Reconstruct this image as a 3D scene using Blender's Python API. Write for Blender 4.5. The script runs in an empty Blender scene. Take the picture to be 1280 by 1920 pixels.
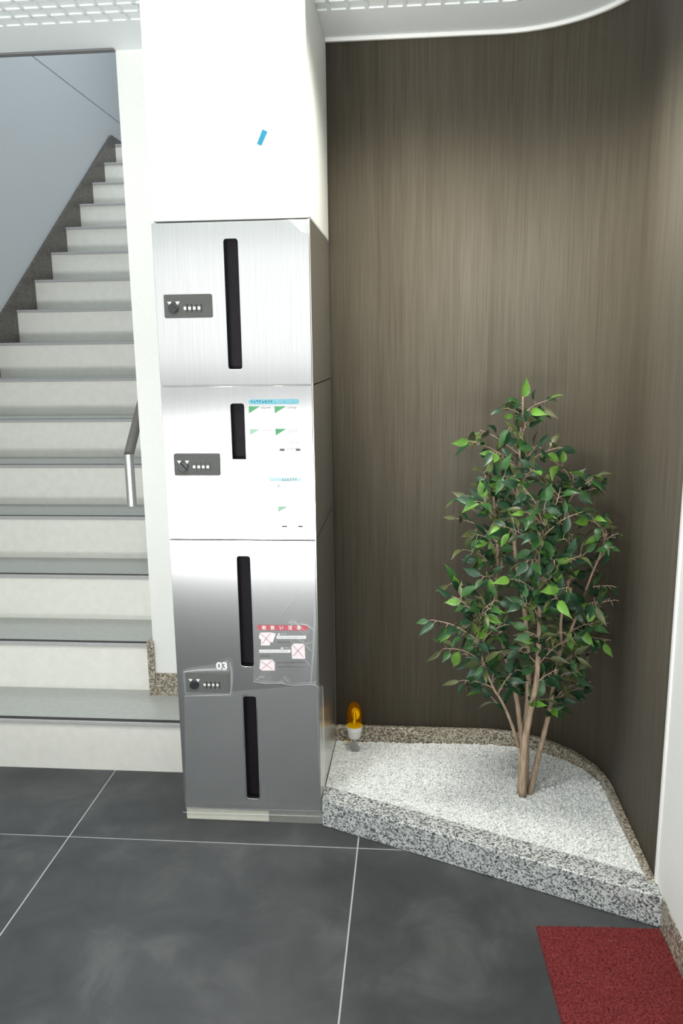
import bpy, bmesh, math, random
import numpy as np
from mathutils import Vector, Matrix

random.seed(7)
np.random.seed(7)
scene = bpy.context.scene
C = scene.collection

# ------------------------------------------------------------------ camera
PITCH, YAW, ROLL, FPX, CAM_H = math.radians(11.521), math.radians(5.034), math.radians(-0.759), 1508.28, 1.40
cy_, sy_, cp_, sp_ = math.cos(YAW), math.sin(YAW), math.cos(PITCH), math.sin(PITCH)
FW = Vector((-sy_ * cp_, cy_ * cp_, -sp_))
r0 = Vector((cy_, sy_, 0))
u0 = r0.cross(FW)
RT = math.cos(ROLL) * r0 + math.sin(ROLL) * u0
UP = -math.sin(ROLL) * r0 + math.cos(ROLL) * u0
CAM = Vector((0, 0, CAM_H))
cd = bpy.data.cameras.new('camera')
cd.sensor_fit = 'VERTICAL'
cd.sensor_height = 36.0
cd.lens = FPX / 1920 * 36.0
cd.clip_start = 0.02
cam = bpy.data.objects.new('camera', cd)
C.objects.link(cam)
cam.matrix_world = Matrix(((RT.x, UP.x, -FW.x, CAM.x), (RT.y, UP.y, -FW.y, CAM.y), (RT.z, UP.z, -FW.z, CAM.z), (0, 0, 0, 1)))
scene.camera = cam

# ------------------------------------------------------------------ world, lights, exposure
world = bpy.data.worlds.new('world')
scene.world = world
world.use_nodes = True
world.node_tree.nodes['Background'].inputs[0].default_value = (0.75, 0.85, 0.9, 1)
world.node_tree.nodes['Background'].inputs[1].default_value = 0.15
scene.view_settings.view_transform = 'Standard'
scene.view_settings.look = 'None'
scene.view_settings.gamma = 1.0
scene.view_settings.use_curve_mapping = False
scene.view_settings.exposure = 0.75


def area_light(name, loc, rot, sx, sy, power, col, spread=180):
    d = bpy.data.lights.new(name, 'AREA')
    d.shape = 'RECTANGLE'
    d.size, d.size_y, d.energy, d.color = sx, sy, power, col
    d.spread = math.radians(spread)
    o = bpy.data.objects.new(name, d)
    C.objects.link(o)
    o.location, o.rotation_euler = loc, rot
    return o


ROOM_Y0 = -1.0            # entrance side of the hall, one step behind the photographer
DAY = (0.995, 1.0, 0.975)
R90 = math.radians(90)
# daylight through the two glazed fields of the entrance door (above and below its push bar)
area_light('entrance_daylight_upper', (-0.75, ROOM_Y0 - 0.02, 1.64), (R90, 0, 0), 2.3, 0.78, 5, DAY)
area_light('entrance_daylight_lower', (-0.75, ROOM_Y0 - 0.02, 0.50), (R90, 0, 0), 2.3, 0.90, 8, DAY)
# daylight thrown back up by the bright pavement in front of the door
area_light('pavement_daylight', (-0.75, ROOM_Y0 - 2.0, 0.01), (2 * R90, 0, 0), 3.0, 3.0, 380, DAY)
# lamp on the ceiling over the upper flight
area_light('stair_lamp', (-1.55, 4.6, 5.36), (0, 0, 0), 0.3, 1.2, 24, (0.92, 0.97, 1.0))


def downlight_lamp(loc, power, size, col):
    d = bpy.data.lights.new('downlight_lamp', 'SPOT')
    d.energy, d.color = power, col
    d.spot_size, d.spot_blend, d.shadow_soft_size = math.radians(size), 0.75, 0.12
    o = bpy.data.objects.new('downlight_lamp', d)
    C.objects.link(o)
    o.location = loc
    return o


CEIL = 2.31
downlight_lamp((0.06, 2.06, CEIL - 0.012), 41, 150, (1.0, 0.97, 0.86))
downlight_lamp((-0.66, 1.35, CEIL - 0.012), 58, 118, (1.0, 0.99, 0.96))


# ------------------------------------------------------------------ pixel helpers (plane gives the distance)
def ray(x, y):
    return FW + RT * ((x - 640) / FPX) - UP * ((y - 960) / FPX)


def on_z(x, y, z):
    d = ray(x, y)
    return CAM + d * ((z - CAM_H) / d.z)


def on_y(x, y, Y):
    d = ray(x, y)
    return CAM + d * (Y / d.y)


# ------------------------------------------------------------------ materials
MATS = {}


def nodes_of(name):
    m = bpy.data.materials.new(name)
    m.use_nodes = True
    nt = m.node_tree
    return m, nt, nt.nodes['Principled BSDF']


def N(nt, kind, **kw):
    n = nt.nodes.new(kind)
    for k, v in kw.items():
        if k in n.inputs:
            n.inputs[k].default_value = v
        else:
            setattr(n, k, v)
    return n


def coords(nt, scale=(1, 1, 1)):
    g = nt.nodes.new('ShaderNodeNewGeometry')
    mp = N(nt, 'ShaderNodeMapping')
    mp.inputs['Scale'].default_value = scale
    nt.links.new(g.outputs['Position'], mp.inputs['Vector'])
    return mp.outputs['Vector']


def ramp(nt, fac, stops):
    r = nt.nodes.new('ShaderNodeValToRGB')
    e = r.color_ramp.elements
    e[0].position, e[0].color = stops[0][0], (*stops[0][1], 1)
    e[1].position, e[1].color = stops[1][0], (*stops[1][1], 1)
    for p, c in stops[2:]:
        k = e.new(p)
        k.color = (*c, 1)
    nt.links.new(fac, r.inputs['Fac'])
    return r.outputs['Color']


def bump(nt, b, height, strength, dist=0.001):
    n = N(nt, 'ShaderNodeBump')
    n.inputs['Strength'].default_value = strength
    n.inputs['Distance'].default_value = dist
    nt.links.new(height, n.inputs['Height'])
    nt.links.new(n.outputs['Normal'], b.inputs['Normal'])


def plain(name, col, rough=0.5, metal=0.0, var=0.04, scale=60, bstr=0.0, spec=0.5):
    """Slightly mottled paint / plastic / metal."""
    m, nt, b = nodes_of(name)
    v = coords(nt)
    nz = N(nt, 'ShaderNodeTexNoise')
    nz.inputs['Scale'].default_value = scale
    nz.inputs['Detail'].default_value = 4
    nt.links.new(v, nz.inputs['Vector'])
    lo = tuple(max(0, c * (1 - var)) for c in col)
    hi = tuple(min(1, c * (1 + var)) for c in col)
    nt.links.new(ramp(nt, nz.outputs['Fac'], [(0.3, lo), (0.7, hi)]), b.inputs['Base Color'])
    b.inputs['Roughness'].default_value = rough
    b.inputs['Metallic'].default_value = metal
    b.inputs['Specular IOR Level'].default_value = spec
    if bstr:
        bump(nt, b, nz.outputs['Fac'], bstr)
    MATS[name] = m
    return m


def granite(name, stops, scale, rough=0.25):
    m, nt, b = nodes_of(name)
    v = coords(nt)
    a = N(nt, 'ShaderNodeTexNoise')
    a.inputs['Scale'].default_value = scale
    a.inputs['Detail'].default_value = 3
    a.inputs['Roughness'].default_value = 0.65
    nt.links.new(v, a.inputs['Vector'])
    w = N(nt, 'ShaderNodeTexVoronoi')
    w.inputs['Scale'].default_value = scale * 1.3
    nt.links.new(v, w.inputs['Vector'])
    mx = N(nt, 'ShaderNodeMix')
    mx.data_type = 'FLOAT'
    mx.inputs[0].default_value = 0.42
    nt.links.new(a.outputs['Fac'], mx.inputs[2])
    sep = N(nt, 'ShaderNodeSeparateColor')
    nt.links.new(w.outputs['Color'], sep.inputs[0])
    nt.links.new(sep.outputs[0], mx.inputs[3])
    nt.links.new(ramp(nt, mx.outputs[0], stops), b.inputs['Base Color'])
    b.inputs['Roughness'].default_value = rough
    MATS[name] = m


def brushed(name, col, rough, grain=0.10):
    """Stainless sheet with a vertical brushed grain."""
    m, nt, b = nodes_of(name)
    v = coords(nt, (900, 900, 6))
    nz = N(nt, 'ShaderNodeTexNoise')
    nz.inputs['Scale'].default_value = 1.0
    nz.inputs['Detail'].default_value = 3
    nt.links.new(v, nz.inputs['Vector'])
    lo = tuple(c * (1 - grain) for c in col)
    nt.links.new(ramp(nt, nz.outputs['Fac'], [(0.3, lo), (0.7, col)]), b.inputs['Base Color'])
    b.inputs['Metallic'].default_value = 1.0
    b.inputs['Roughness'].default_value = rough
    b.inputs['Anisotropic'].default_value = 0.6
    t = N(nt, 'ShaderNodeCombineXYZ')
    t.inputs[2].default_value = 1.0
    nt.links.new(t.outputs[0], b.inputs['Tangent'])
    b.inputs['Anisotropic Rotation'].default_value = 0.25
    MATS[name] = m


def wood_sheet(name):
    """Dark brown decorative sheet with fine vertical grain."""
    m, nt, b = nodes_of(name)
    v = coords(nt, (260, 260, 5))
    nz = N(nt, 'ShaderNodeTexNoise')
    nz.inputs['Scale'].default_value = 1.0
    nz.inputs['Detail'].default_value = 5
    nt.links.new(v, nz.inputs['Vector'])
    v2 = coords(nt, (40, 40, 1.2))
    n2 = N(nt, 'ShaderNodeTexNoise')
    n2.inputs['Scale'].default_value = 1.0
    nt.links.new(v2, n2.inputs['Vector'])
    mx = N(nt, 'ShaderNodeMix')
    mx.data_type = 'FLOAT'
    mx.inputs[0].default_value = 0.35
    nt.links.new(nz.outputs['Fac'], mx.inputs[2])
    nt.links.new(n2.outputs['Fac'], mx.inputs[3])
    nt.links.new(ramp(nt, mx.outputs[0], [(0.30, (0.082, 0.068, 0.050)), (0.70, (0.132, 0.116, 0.088))]), b.inputs['Base Color'])
    b.inputs['Roughness'].default_value = 0.6
    b.inputs['Specular IOR Level'].default_value = 0.3
    bump(nt, b, nz.outputs['Fac'], 0.25, 0.0006)
    MATS[name] = m


def slate_tile(name):
    m, nt, b = nodes_of(name)
    v = coords(nt)
    oi = N(nt, 'ShaderNodeObjectInfo')
    ad = N(nt, 'ShaderNodeVectorMath')
    ad.operation = 'MULTIPLY_ADD'
    ad.inputs[1].default_value = (1, 1, 1)
    nt.links.new(v, ad.inputs[0])
    cb = N(nt, 'ShaderNodeCombineXYZ')
    ml = N(nt, 'ShaderNodeMath')
    ml.operation = 'MULTIPLY'
    ml.inputs[1].default_value = 30.0
    nt.links.new(oi.outputs['Random'], ml.inputs[0])
    nt.links.new(ml.outputs[0], cb.inputs[2])
    nt.links.new(cb.outputs[0], ad.inputs[2])
    a = N(nt, 'ShaderNodeTexNoise')
    a.inputs['Scale'].default_value = 5.0
    a.inputs['Detail'].default_value = 8
    a.inputs['Roughness'].default_value = 0.62
    a.inputs['Distortion'].default_value = 0.5
    nt.links.new(ad.outputs[0], a.inputs['Vector'])
    nt.links.new(ramp(nt, a.outputs['Fac'], [(0.28, (0.028, 0.030, 0.033)), (0.52, (0.048, 0.051, 0.054)), (0.75, (0.088, 0.092, 0.094))]), b.inputs['Base Color'])
    b.inputs['Roughness'].default_value = 0.45
    bump(nt, b, a.outputs['Fac'], 0.15, 0.002)
    MATS[name] = m


def pebbles(name):
    m, nt, b = nodes_of(name)
    v = coords(nt)
    w = N(nt, 'ShaderNodeTexVoronoi')
    w.inputs['Scale'].default_value = 130
    nt.links.new(v, w.inputs['Vector'])
    sep = N(nt, 'ShaderNodeSeparateColor')
    nt.links.new(w.outputs['Color'], sep.inputs[0])
    nt.links.new(ramp(nt, sep.outputs[0], [(0.0, (0.62, 0.64, 0.63)), (0.25, (0.80, 0.82, 0.81)), (1.0, (0.90, 0.91, 0.90))]), b.inputs['Base Color'])
    b.inputs['Roughness'].default_value = 0.6
    MATS[name] = m


def leaf_mat(name, top, under):
    m, nt, b = nodes_of(name)
    v = coords(nt)
    nz = N(nt, 'ShaderNodeTexNoise')
    nz.inputs['Scale'].default_value = 45
    nt.links.new(v, nz.inputs['Vector'])
    lo = tuple(c * 0.72 for c in top)
    hi = tuple(c * 1.25 for c in top)
    c1 = ramp(nt, nz.outputs['Fac'], [(0.3, lo), (0.7, hi)])
    g = N(nt, 'ShaderNodeNewGeometry')
    mx = N(nt, 'ShaderNodeMix')
    mx.data_type = 'RGBA'
    nt.links.new(g.outputs['Backfacing'], mx.inputs[0])
    nt.links.new(c1, mx.inputs[6])
    mx.inputs[7].default_value = (*under, 1)
    nt.links.new(mx.outputs[2], b.inputs['Base Color'])
    b.inputs['Roughness'].default_value = 0.38
    MATS[name] = m


def bark(name):
    m, nt, b = nodes_of(name)
    v = coords(nt, (160, 160, 22))
    nz = N(nt, 'ShaderNodeTexNoise')
    nz.inputs['Scale'].default_value = 1
    nz.inputs['Detail'].default_value = 5
    nt.links.new(v, nz.inputs['Vector'])
    nt.links.new(ramp(nt, nz.outputs['Fac'], [(0.3, (0.30, 0.21, 0.145)), (0.7, (0.56, 0.43, 0.31))]), b.inputs['Base Color'])
    b.inputs['Roughness'].default_value = 0.75
    bump(nt, b, nz.outputs['Fac'], 0.5, 0.002)
    MATS[name] = m


def clear_film(name, clear=0.9, tint=(1, 1, 1)):
    m = bpy.data.materials.new(name)
    m.use_nodes = True
    nt = m.node_tree
    nt.nodes.clear()
    out = N(nt, 'ShaderNodeOutputMaterial')
    tr = N(nt, 'ShaderNodeBsdfTransparent')
    tr.inputs[0].default_value = (*tint, 1)
    gl = N(nt, 'ShaderNodeBsdfPrincipled')
    gl.inputs['Base Color'].default_value = (0.82, 0.86, 0.85, 1)
    gl.inputs['Roughness'].default_value = 0.16
    v = coords(nt, (1, 1, 1))
    nz = N(nt, 'ShaderNodeTexNoise')
    nz.inputs['Scale'].default_value = 28
    nz.inputs['Detail'].default_value = 3
    nt.links.new(v, nz.inputs['Vector'])
    bp = N(nt, 'ShaderNodeBump')
    bp.inputs['Strength'].default_value = 0.5
    bp.inputs['Distance'].default_value = 0.004
    nt.links.new(nz.outputs['Fac'], bp.inputs['Height'])
    nt.links.new(bp.outputs['Normal'], gl.inputs['Normal'])
    mx = N(nt, 'ShaderNodeMixShader')
    mx.inputs[0].default_value = 1 - clear
    nt.links.new(tr.outputs[0], mx.inputs[1])
    nt.links.new(gl.outputs[0], mx.inputs[2])
    nt.links.new(mx.outputs[0], out.inputs[0])
    MATS[name] = m


def amber(name):
    """Thin moulded amber lens: tinted see-through plastic with a gloss coat."""
    m = bpy.data.materials.new(name)
    m.use_nodes = True
    nt = m.node_tree
    nt.nodes.clear()
    out = N(nt, 'ShaderNodeOutputMaterial')
    tr = N(nt, 'ShaderNodeBsdfTransparent')
    v = coords(nt)
    nz = N(nt, 'ShaderNodeTexNoise')
    nz.inputs['Scale'].default_value = 40
    nt.links.new(v, nz.inputs['Vector'])
    nt.links.new(ramp(nt, nz.outputs['Fac'], [(0.2, (0.98, 0.84, 0.10)), (0.8, (1.0, 0.90, 0.14))]), tr.inputs[0])
    gl = N(nt, 'ShaderNodeBsdfPrincipled')
    gl.inputs['Base Color'].default_value = (0.80, 0.30, 0.01, 1)
    gl.inputs['Roughness'].default_value = 0.08
    mx = N(nt, 'ShaderNodeMixShader')
    mx.inputs[0].default_value = 0.08
    nt.links.new(tr.outputs[0], mx.inputs[1])
    nt.links.new(gl.outputs[0], mx.inputs[2])
    nt.links.new(mx.outputs[0], out.inputs[0])
    MATS[name] = m


plain('white_paint', (0.84, 0.85, 0.82), 0.6, var=0.015, scale=120, bstr=0.04)
plain('stair_wall_shaded', (0.68, 0.71, 0.73), 0.7, var=0.02, scale=90, bstr=0.03)  # white wall, its shade put into the grey blue colour
plain('ceiling_white', (0.86, 0.90, 0.91), 0.6, var=0.015, scale=70)
plain('trim_white', (0.88, 0.88, 0.86), 0.35, var=0.01)
plain('trim_dark', (0.16, 0.16, 0.165), 0.5, var=0.05)
plain('riser_cream', (0.86, 0.85, 0.79), 0.45, var=0.03, scale=30)
plain('tread_grey', (0.45, 0.465, 0.44), 0.55, var=0.05, scale=50)
plain('lip_grey', (0.46, 0.46, 0.46), 0.45, var=0.04)
plain('strip_black', (0.028, 0.028, 0.03), 0.6, var=0.1)
plain('grout', (0.40, 0.41, 0.41), 0.8, var=0.06, scale=200)
plain('lock_grey', (0.073, 0.075, 0.071), 0.5, var=0.03, spec=0.25)
plain('knob_black', (0.016, 0.016, 0.02), 0.35, var=0.05)
plain('slot_dark', (0.010, 0.008, 0.011), 0.6, var=0.2, spec=0.15)
plain('print_white', (0.88, 0.88, 0.88), 0.5, var=0.01)
plain('print_red', (0.50, 0.04, 0.07), 0.5, var=0.03)
plain('print_pink', (0.86, 0.76, 0.79), 0.5, var=0.03)
plain('print_rose', (0.55, 0.33, 0.38), 0.5, var=0.03)
plain('print_cyan', (0.10, 0.34, 0.42), 0.5, var=0.05)
plain('print_palecyan', (0.36, 0.52, 0.56), 0.5, var=0.05)
plain('print_navy', (0.04, 0.14, 0.22), 0.5, var=0.03)
plain('print_green', (0.04, 0.24, 0.09), 0.5, var=0.1)
plain('print_palegreen', (0.24, 0.40, 0.30), 0.5, var=0.1)
plain('print_black', (0.06, 0.06, 0.06), 0.5, var=0.05)
plain('print_grey', (0.30, 0.30, 0.31), 0.5, var=0.05)
plain('tape_blue', (0.014, 0.26, 0.42), 0.55, var=0.06)
plain('tape_cream', (0.70, 0.69, 0.60), 0.5, var=0.03)
plain('plinth_steel', (0.50, 0.50, 0.46), 0.4, metal=0.7, var=0.05)
plain('beacon_white', (0.82, 0.82, 0.80), 0.35, var=0.02)
plain('beacon_stem', (0.45, 0.46, 0.45), 0.4, var=0.05)
plain('reflector', (0.98, 0.92, 0.70), 0.28, metal=1.0, var=0.02)
plain('mat_red', (0.175, 0.032, 0.033), 0.95, var=0.35, scale=160, bstr=0.6, spec=0.1)
plain('pile_red', (0.20, 0.035, 0.036), 0.95, var=0.5, scale=140, spec=0.1)
plain('rail_steel', (0.62, 0.62, 0.61), 0.28, metal=1.0, var=0.03)
plain('rail_vinyl', (0.17, 0.16, 0.15), 0.45, var=0.04)
plain('film_crease', (0.86, 0.90, 0.89), 0.3, var=0.02)
granite('granite_grey', [(0.25, (0.03, 0.035, 0.04)), (0.41, (0.22, 0.23, 0.24)), (0.50, (0.48, 0.50, 0.49)), (0.70, (0.70, 0.72, 0.70))], 185, 0.22)
granite('granite_brown', [(0.26, (0.05, 0.04, 0.03)), (0.44, (0.22, 0.18, 0.13)), (0.58, (0.44, 0.40, 0.32)), (0.78, (0.66, 0.62, 0.54))], 170, 0.3)
granite('granite_dark', [(0.28, (0.03, 0.026, 0.023)), (0.50, (0.10, 0.088, 0.075)), (0.80, (0.24, 0.21, 0.18))], 150, 0.35)
brushed('steel_door', (0.63, 0.63, 0.64), 0.205)
brushed('steel_side', (0.80, 0.79, 0.77), 0.25)
wood_sheet('wood_sheet')
slate_tile('slate_tile')
pebbles('pebble_white')
bark('bark')
leaf_mat('leaf_dark', (0.020, 0.068, 0.030), (0.070, 0.095, 0.040))
leaf_mat('leaf_mid', (0.040, 0.120, 0.032), (0.095, 0.125, 0.050))
leaf_mat('leaf_light', (0.13, 0.29, 0.040), (0.17, 0.22, 0.075))
leaf_mat('leaf_olive', (0.105, 0.125, 0.045), (0.15, 0.15, 0.07))
clear_film('film_clear', 0.93)
clear_film('film_milky', 0.72)
amber('amber')


# ------------------------------------------------------------------ mesh helpers
class MB:
    def __init__(s):
        s.v, s.f = [], []

    def add(s, vs, fs):
        o = len(s.v)
        s.v += [tuple(p) for p in vs]
        s.f += [tuple(i + o for i in f) for f in fs]
        return s

    def box(s, x0, x1, y0, y1, z0, z1):
        return s.add([(x0, y0, z0), (x1, y0, z0), (x1, y1, z0), (x0, y1, z0), (x0, y0, z1), (x1, y0, z1), (x1, y1, z1), (x0, y1, z1)],
                     [(0, 3, 2, 1), (4, 5, 6, 7), (0, 1, 5, 4), (1, 2, 6, 5), (2, 3, 7, 6), (3, 0, 4, 7)])

    def prism(s, poly, z0, z1):
        n = len(poly)
        vs = [(x, y, z0) for x, y in poly] + [(x, y, z1) for x, y in poly]
        fs = [tuple(range(n))[::-1], tuple(range(n, 2 * n))] + [(i, (i + 1) % n, n + (i + 1) % n, n + i) for i in range(n)]
        return s.add(vs, fs)

    def ribbon(s, path_in, path_out, z0, z1):
        """Solid strip between two plan polylines, from z0 to z1."""
        n = len(path_in)
        vs = []
        for (a, b) in zip(path_in, path_out):
            vs += [(a[0], a[1], z0), (b[0], b[1], z0), (b[0], b[1], z1), (a[0], a[1], z1)]
        fs = [(0, 1, 2, 3), tuple(4 * (n - 1) + k for k in (3, 2, 1, 0))]
        for i in range(n - 1):
            for k in range(4):
                a, b = 4 * i + k, 4 * i + (k + 1) % 4
                fs.append((b, a, a + 4, b + 4))
        return s.add(vs, fs)

    def tube(s, pts, rad, seg=8):
        pts = [Vector(p) for p in pts]
        if not hasattr(rad, '__len__'):
            rad = [rad] * len(pts)
        rings = []
        ref = None
        for i, p in enumerate(pts):
            t = (pts[min(i + 1, len(pts) - 1)] - pts[max(i - 1, 0)]).normalized()
            if ref is None:
                ref = t.orthogonal().normalized()
            ref = (ref - t * ref.dot(t)).normalized()
            b = t.cross(ref)
            rings.append([p + (ref * math.cos(2 * math.pi * k / seg) + b * math.sin(2 * math.pi * k / seg)) * rad[i] for k in range(seg)])
        vs = [q for r in rings for q in r]
        fs = [tuple(range(seg))[::-1], tuple((len(pts) - 1) * seg + k for k in range(seg))]
        for i in range(len(pts) - 1):
            for k in range(seg):
                fs.append((i * seg + k, i * seg + (k + 1) % seg, (i + 1) * seg + (k + 1) % seg, (i + 1) * seg + k))
        return s.add(vs, fs)

    def lathe(s, prof, seg=28, c=(0, 0, 0)):
        vs, fs = [], []
        for (r, z) in prof:
            vs += [(c[0] + r * math.cos(2 * math.pi * k / seg), c[1] + r * math.sin(2 * math.pi * k / seg), c[2] + z) for k in range(seg)]
        for i in range(len(prof) - 1):
            for k in range(seg):
                fs.append((i * seg + k, i * seg + (k + 1) % seg, (i + 1) * seg + (k + 1) % seg, (i + 1) * seg + k))
        fs.append(tuple(range(seg))[::-1])
        fs.append(tuple((len(prof) - 1) * seg + k for k in range(seg)))
        return s.add(vs, fs)

    def mesh(s, name, mat):
        me = bpy.data.meshes.new(name)
        me.from_pydata(s.v, [], s.f)
        me.validate()
        me.materials.append(MATS[mat])
        return me

    def build(s, name, mat, parent=None, bevel=0.0, smooth=False, seg=2):
        me = s.mesh(name, mat)
        if bevel:
            bm = bmesh.new()
            bm.from_mesh(me)
            bmesh.ops.recalc_face_normals(bm, faces=bm.faces)
            es = [e for e in bm.edges if len(e.link_faces) == 2 and e.calc_face_angle(0) > 0.5]
            bmesh.ops.bevel(bm, geom=es, offset=bevel, segments=seg, affect='EDGES', profile=0.5)
            bm.to_mesh(me)
            bm.free()
        if smooth:
            me.polygons.foreach_set('use_smooth', [True] * len(me.polygons))
        return link(name, me, parent)


def link(name, me, parent=None):
    o = bpy.data.objects.new(name, me)
    C.objects.link(o)
    if parent is not None:
        o.parent = parent
        if parent.type == 'EMPTY':
            o.matrix_parent_inverse = Matrix.Translation(-Vector(parent.location))
    return o


def empty(name, loc):
    o = bpy.data.objects.new(name, None)
    o.location = loc
    o.empty_display_size = 0.05
    C.objects.link(o)
    return o


def tag(o, label=None, cat=None, group=None, kind=None):
    if label:
        o['label'] = label
    if cat:
        o['category'] = cat
    if group:
        o['group'] = group
    if kind:
        o['kind'] = kind
    return o


def structure(o, label, cat=None):
    return tag(o, label, cat, None, 'structure')


# ------------------------------------------------------------------ the setting
WX = 0.612            # right wall plane
WY = 2.64             # back wall plane
LX = -2.21            # left wall of the stairwell
PX0, PX1, PY0 = -0.678, -0.262, 2.155      # mailbox column / pillar
JX = -0.915           # jamb of the stair opening
KY = 1.845            # where the dark sheet ends on the right wall


def wall_path(inset=0.0, y_end=KY, x_start=PX1):
    r = 0.36
    cx, cyy = WX - r, WY - r
    pts = [(x_start, WY - inset)]
    for k in range(15):
        a = math.radians(90 - 90 * k / 14)
        pts.append((cx + (r - inset) * math.cos(a), cyy + (r - inset) * math.sin(a)))
    pts.append((WX - inset, y_end))
    return pts


# floor: grout bed and tiles
floor = MB().box(LX, WX, ROOM_Y0, WY, -0.06, -0.0015).build('floor', 'grout')
structure(floor, 'dark slate grey tiled floor with pale grout lines', 'floor')
TILE, GAP = 0.852, 0.0045
gx = [-0.148 + TILE * k for k in range(-3, 2)]
gy = [2.055 + TILE * k for k in range(-6, 2)]
tile_cache = {}
for i in range(len(gx) - 1):
    for j in range(len(gy) - 1):
        x0, x1 = max(gx[i], LX), min(gx[i + 1], WX)
        y0, y1 = max(gy[j], ROOM_Y0), min(gy[j + 1], WY)
        if x1 - x0 < 0.03 or y1 - y0 < 0.03:
            continue
        w, d = round((x1 - x0 - GAP) / 2, 4), round((y1 - y0 - GAP) / 2, 4)
        if (w, d) not in tile_cache:
            ob = MB().box(-w, w, -d, d, -0.01, 0.0).build('floor_tile', 'slate_tile', bevel=0.0008, seg=1)
            tile_cache[(w, d)] = ob.data
        else:
            ob = link('floor_tile', tile_cache[(w, d)])
        ob.location = ((x0 + x1) / 2, (y0 + y1) / 2, 0)
        ob.parent = floor

# dark curved wall behind the planter
pin = wall_path(0.0)
pout = wall_path(-0.06)
pin_e, pout_e = pin, pout
wb = MB().ribbon(pin_e, pout_e, 0.0, CEIL + 0.02).build('wall_back', 'wood_sheet')
me = wb.data
for p in me.polygons:
    p.use_smooth = abs(p.normal.z) < 0.1
structure(wb, 'dark brown wall sheet that curves round behind the planter', 'wall')

# granite base along the dark wall
bb = MB().ribbon(wall_path(0.019, 1.84), wall_path(0.0, 1.84), 0.0, 0.090).build('baseboard_back', 'granite_brown', bevel=0.0015, seg=1)
structure(bb, 'low speckled granite baseboard curving along the dark wall', 'baseboard')

# right wall, white
wr = MB().box(WX + 0.0005, WX + 0.10, ROOM_Y0, KY - 0.016, 0.0, CEIL + 0.02).build('wall_right', 'white_paint')
structure(wr, 'white wall at the right edge beside the red mat', 'wall')
tr = MB().box(WX - 0.004, WX + 0.06, KY - 0.016, KY, 0.0855, CEIL).build('trim_1', 'trim_white', bevel=0.003)
structure(tr, 'white corner bead between dark wall sheet and white right wall', 'trim')
br = MB().box(WX - 0.0025, WX + 0.0006, ROOM_Y0, 1.779, 0.0, 0.088).build('baseboard_right', 'granite_brown', bevel=0.0015, seg=1)
structure(br, 'granite baseboard under the white right wall', 'baseboard')

# wall piece left of the pillar, jamb of the stair opening and the stairwell's right side
wj = MB().box(JX, PX0 + 0.20, WY + 0.012, 8.0, 0.0, CEIL).build('wall_middle', 'white_paint')
structure(wj, 'narrow white wall between the stair opening and the mailboxes', 'wall')
# stairwell walls (a fine horizontal joint runs along the left wall)
wl = MB().box(LX - 0.1, LX, ROOM_Y0, 8.0, 0.0, 3.088).build('wall_left', 'stair_wall_shaded')
MB().box(LX - 0.1, LX, ROOM_Y0, 8.0, 3.094, 5.4).build('upper_wall_panel', 'stair_wall_shaded', wl)
MB().box(LX - 0.1, LX - 0.004, ROOM_Y0, 8.0, 3.086, 3.096).build('joint', 'trim_dark', wl)
structure(wl, 'white stairwell wall with its shade painted in as grey blue, and a fine horizontal joint', 'wall')
ws = MB().box(LX, JX + 0.1, 7.6, 7.7, 2.0, 5.4).build('wall_stair_end', 'stair_wall_shaded')
structure(ws, 'far end wall of the upper stair landing', 'wall')
wu = MB().box(JX, JX + 0.1, WY + 0.012, 7.6, CEIL, 5.4).build('wall_stair_right', 'stair_wall_shaded')
structure(wu, 'right wall of the stairwell above the opening', 'wall')
wh = MB().box(LX, JX + 0.1, WY - 0.06, WY + 0.01, CEIL + 0.04, 5.4).build('wall_stair_header', 'stair_wall_shaded')
structure(wh, 'wall above the stair opening', 'wall')
cs = MB().box(LX, JX + 0.1, WY - 0.06, 7.7, 5.4, 5.5).build('ceiling_stair', 'ceiling_white')
structure(cs, 'ceiling high over the stairs', 'ceiling')

# ceiling: smooth border, and a field of small square recesses between bars
GY = 2.432
ceiling = MB().box(LX, WX, ROOM_Y0, GY, CEIL + 0.004, CEIL + 0.05).build('ceiling', 'ceiling_white')
structure(ceiling, 'white ceiling with a lattice of small square recesses and smooth border', 'ceiling')
bpoly = [(LX, GY), (0.262, GY), (0.40, 2.40), (0.47, 2.33), (0.47, ROOM_Y0), (WX, ROOM_Y0)] + [p for p in reversed(wall_path(0.0))][0:16]
bpoly += [(PX1, WY + 0.012), (LX, WY + 0.012)]
b1 = MB().prism(bpoly, CEIL, CEIL + 0.04)
b1.build('ceiling_border', 'ceiling_white', ceiling)
PITCH_G, BAR = 0.0515, 0.0105
barx = MB().box(-(0.47 - LX) / 2, (0.47 - LX) / 2, -BAR / 2, BAR / 2, 0, 0.012).mesh('lattice_bar', 'ceiling_white')
bary = MB().box(-BAR / 2, BAR / 2, -(GY - ROOM_Y0) / 2, (GY - ROOM_Y0) / 2, 0, 0.012).mesh('lattice_bar', 'ceiling_white')
k = 1
while GY - k * PITCH_G > ROOM_Y0:
    o = link('lattice_bar', barx)
    o.location = ((0.47 + LX) / 2, GY - k * PITCH_G, CEIL)
    o.parent = ceiling
    k += 1
k = 0
while 0.44 - k * PITCH_G > LX:
    o = link('lattice_bar', bary)
    o.location = (0.44 - k * PITCH_G, (GY + ROOM_Y0) / 2, CEIL)
    o.parent = ceiling
    k += 1
t2 = MB().ribbon(wall_path(0.012, ROOM_Y0, PX1), wall_path(-0.001, ROOM_Y0, PX1), CEIL - 0.010, CEIL + 0.001).build('trim_2', 'trim_white', bevel=0.002)
structure(t2, 'thin white bead where the ceiling meets the dark wall', 'trim')
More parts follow.
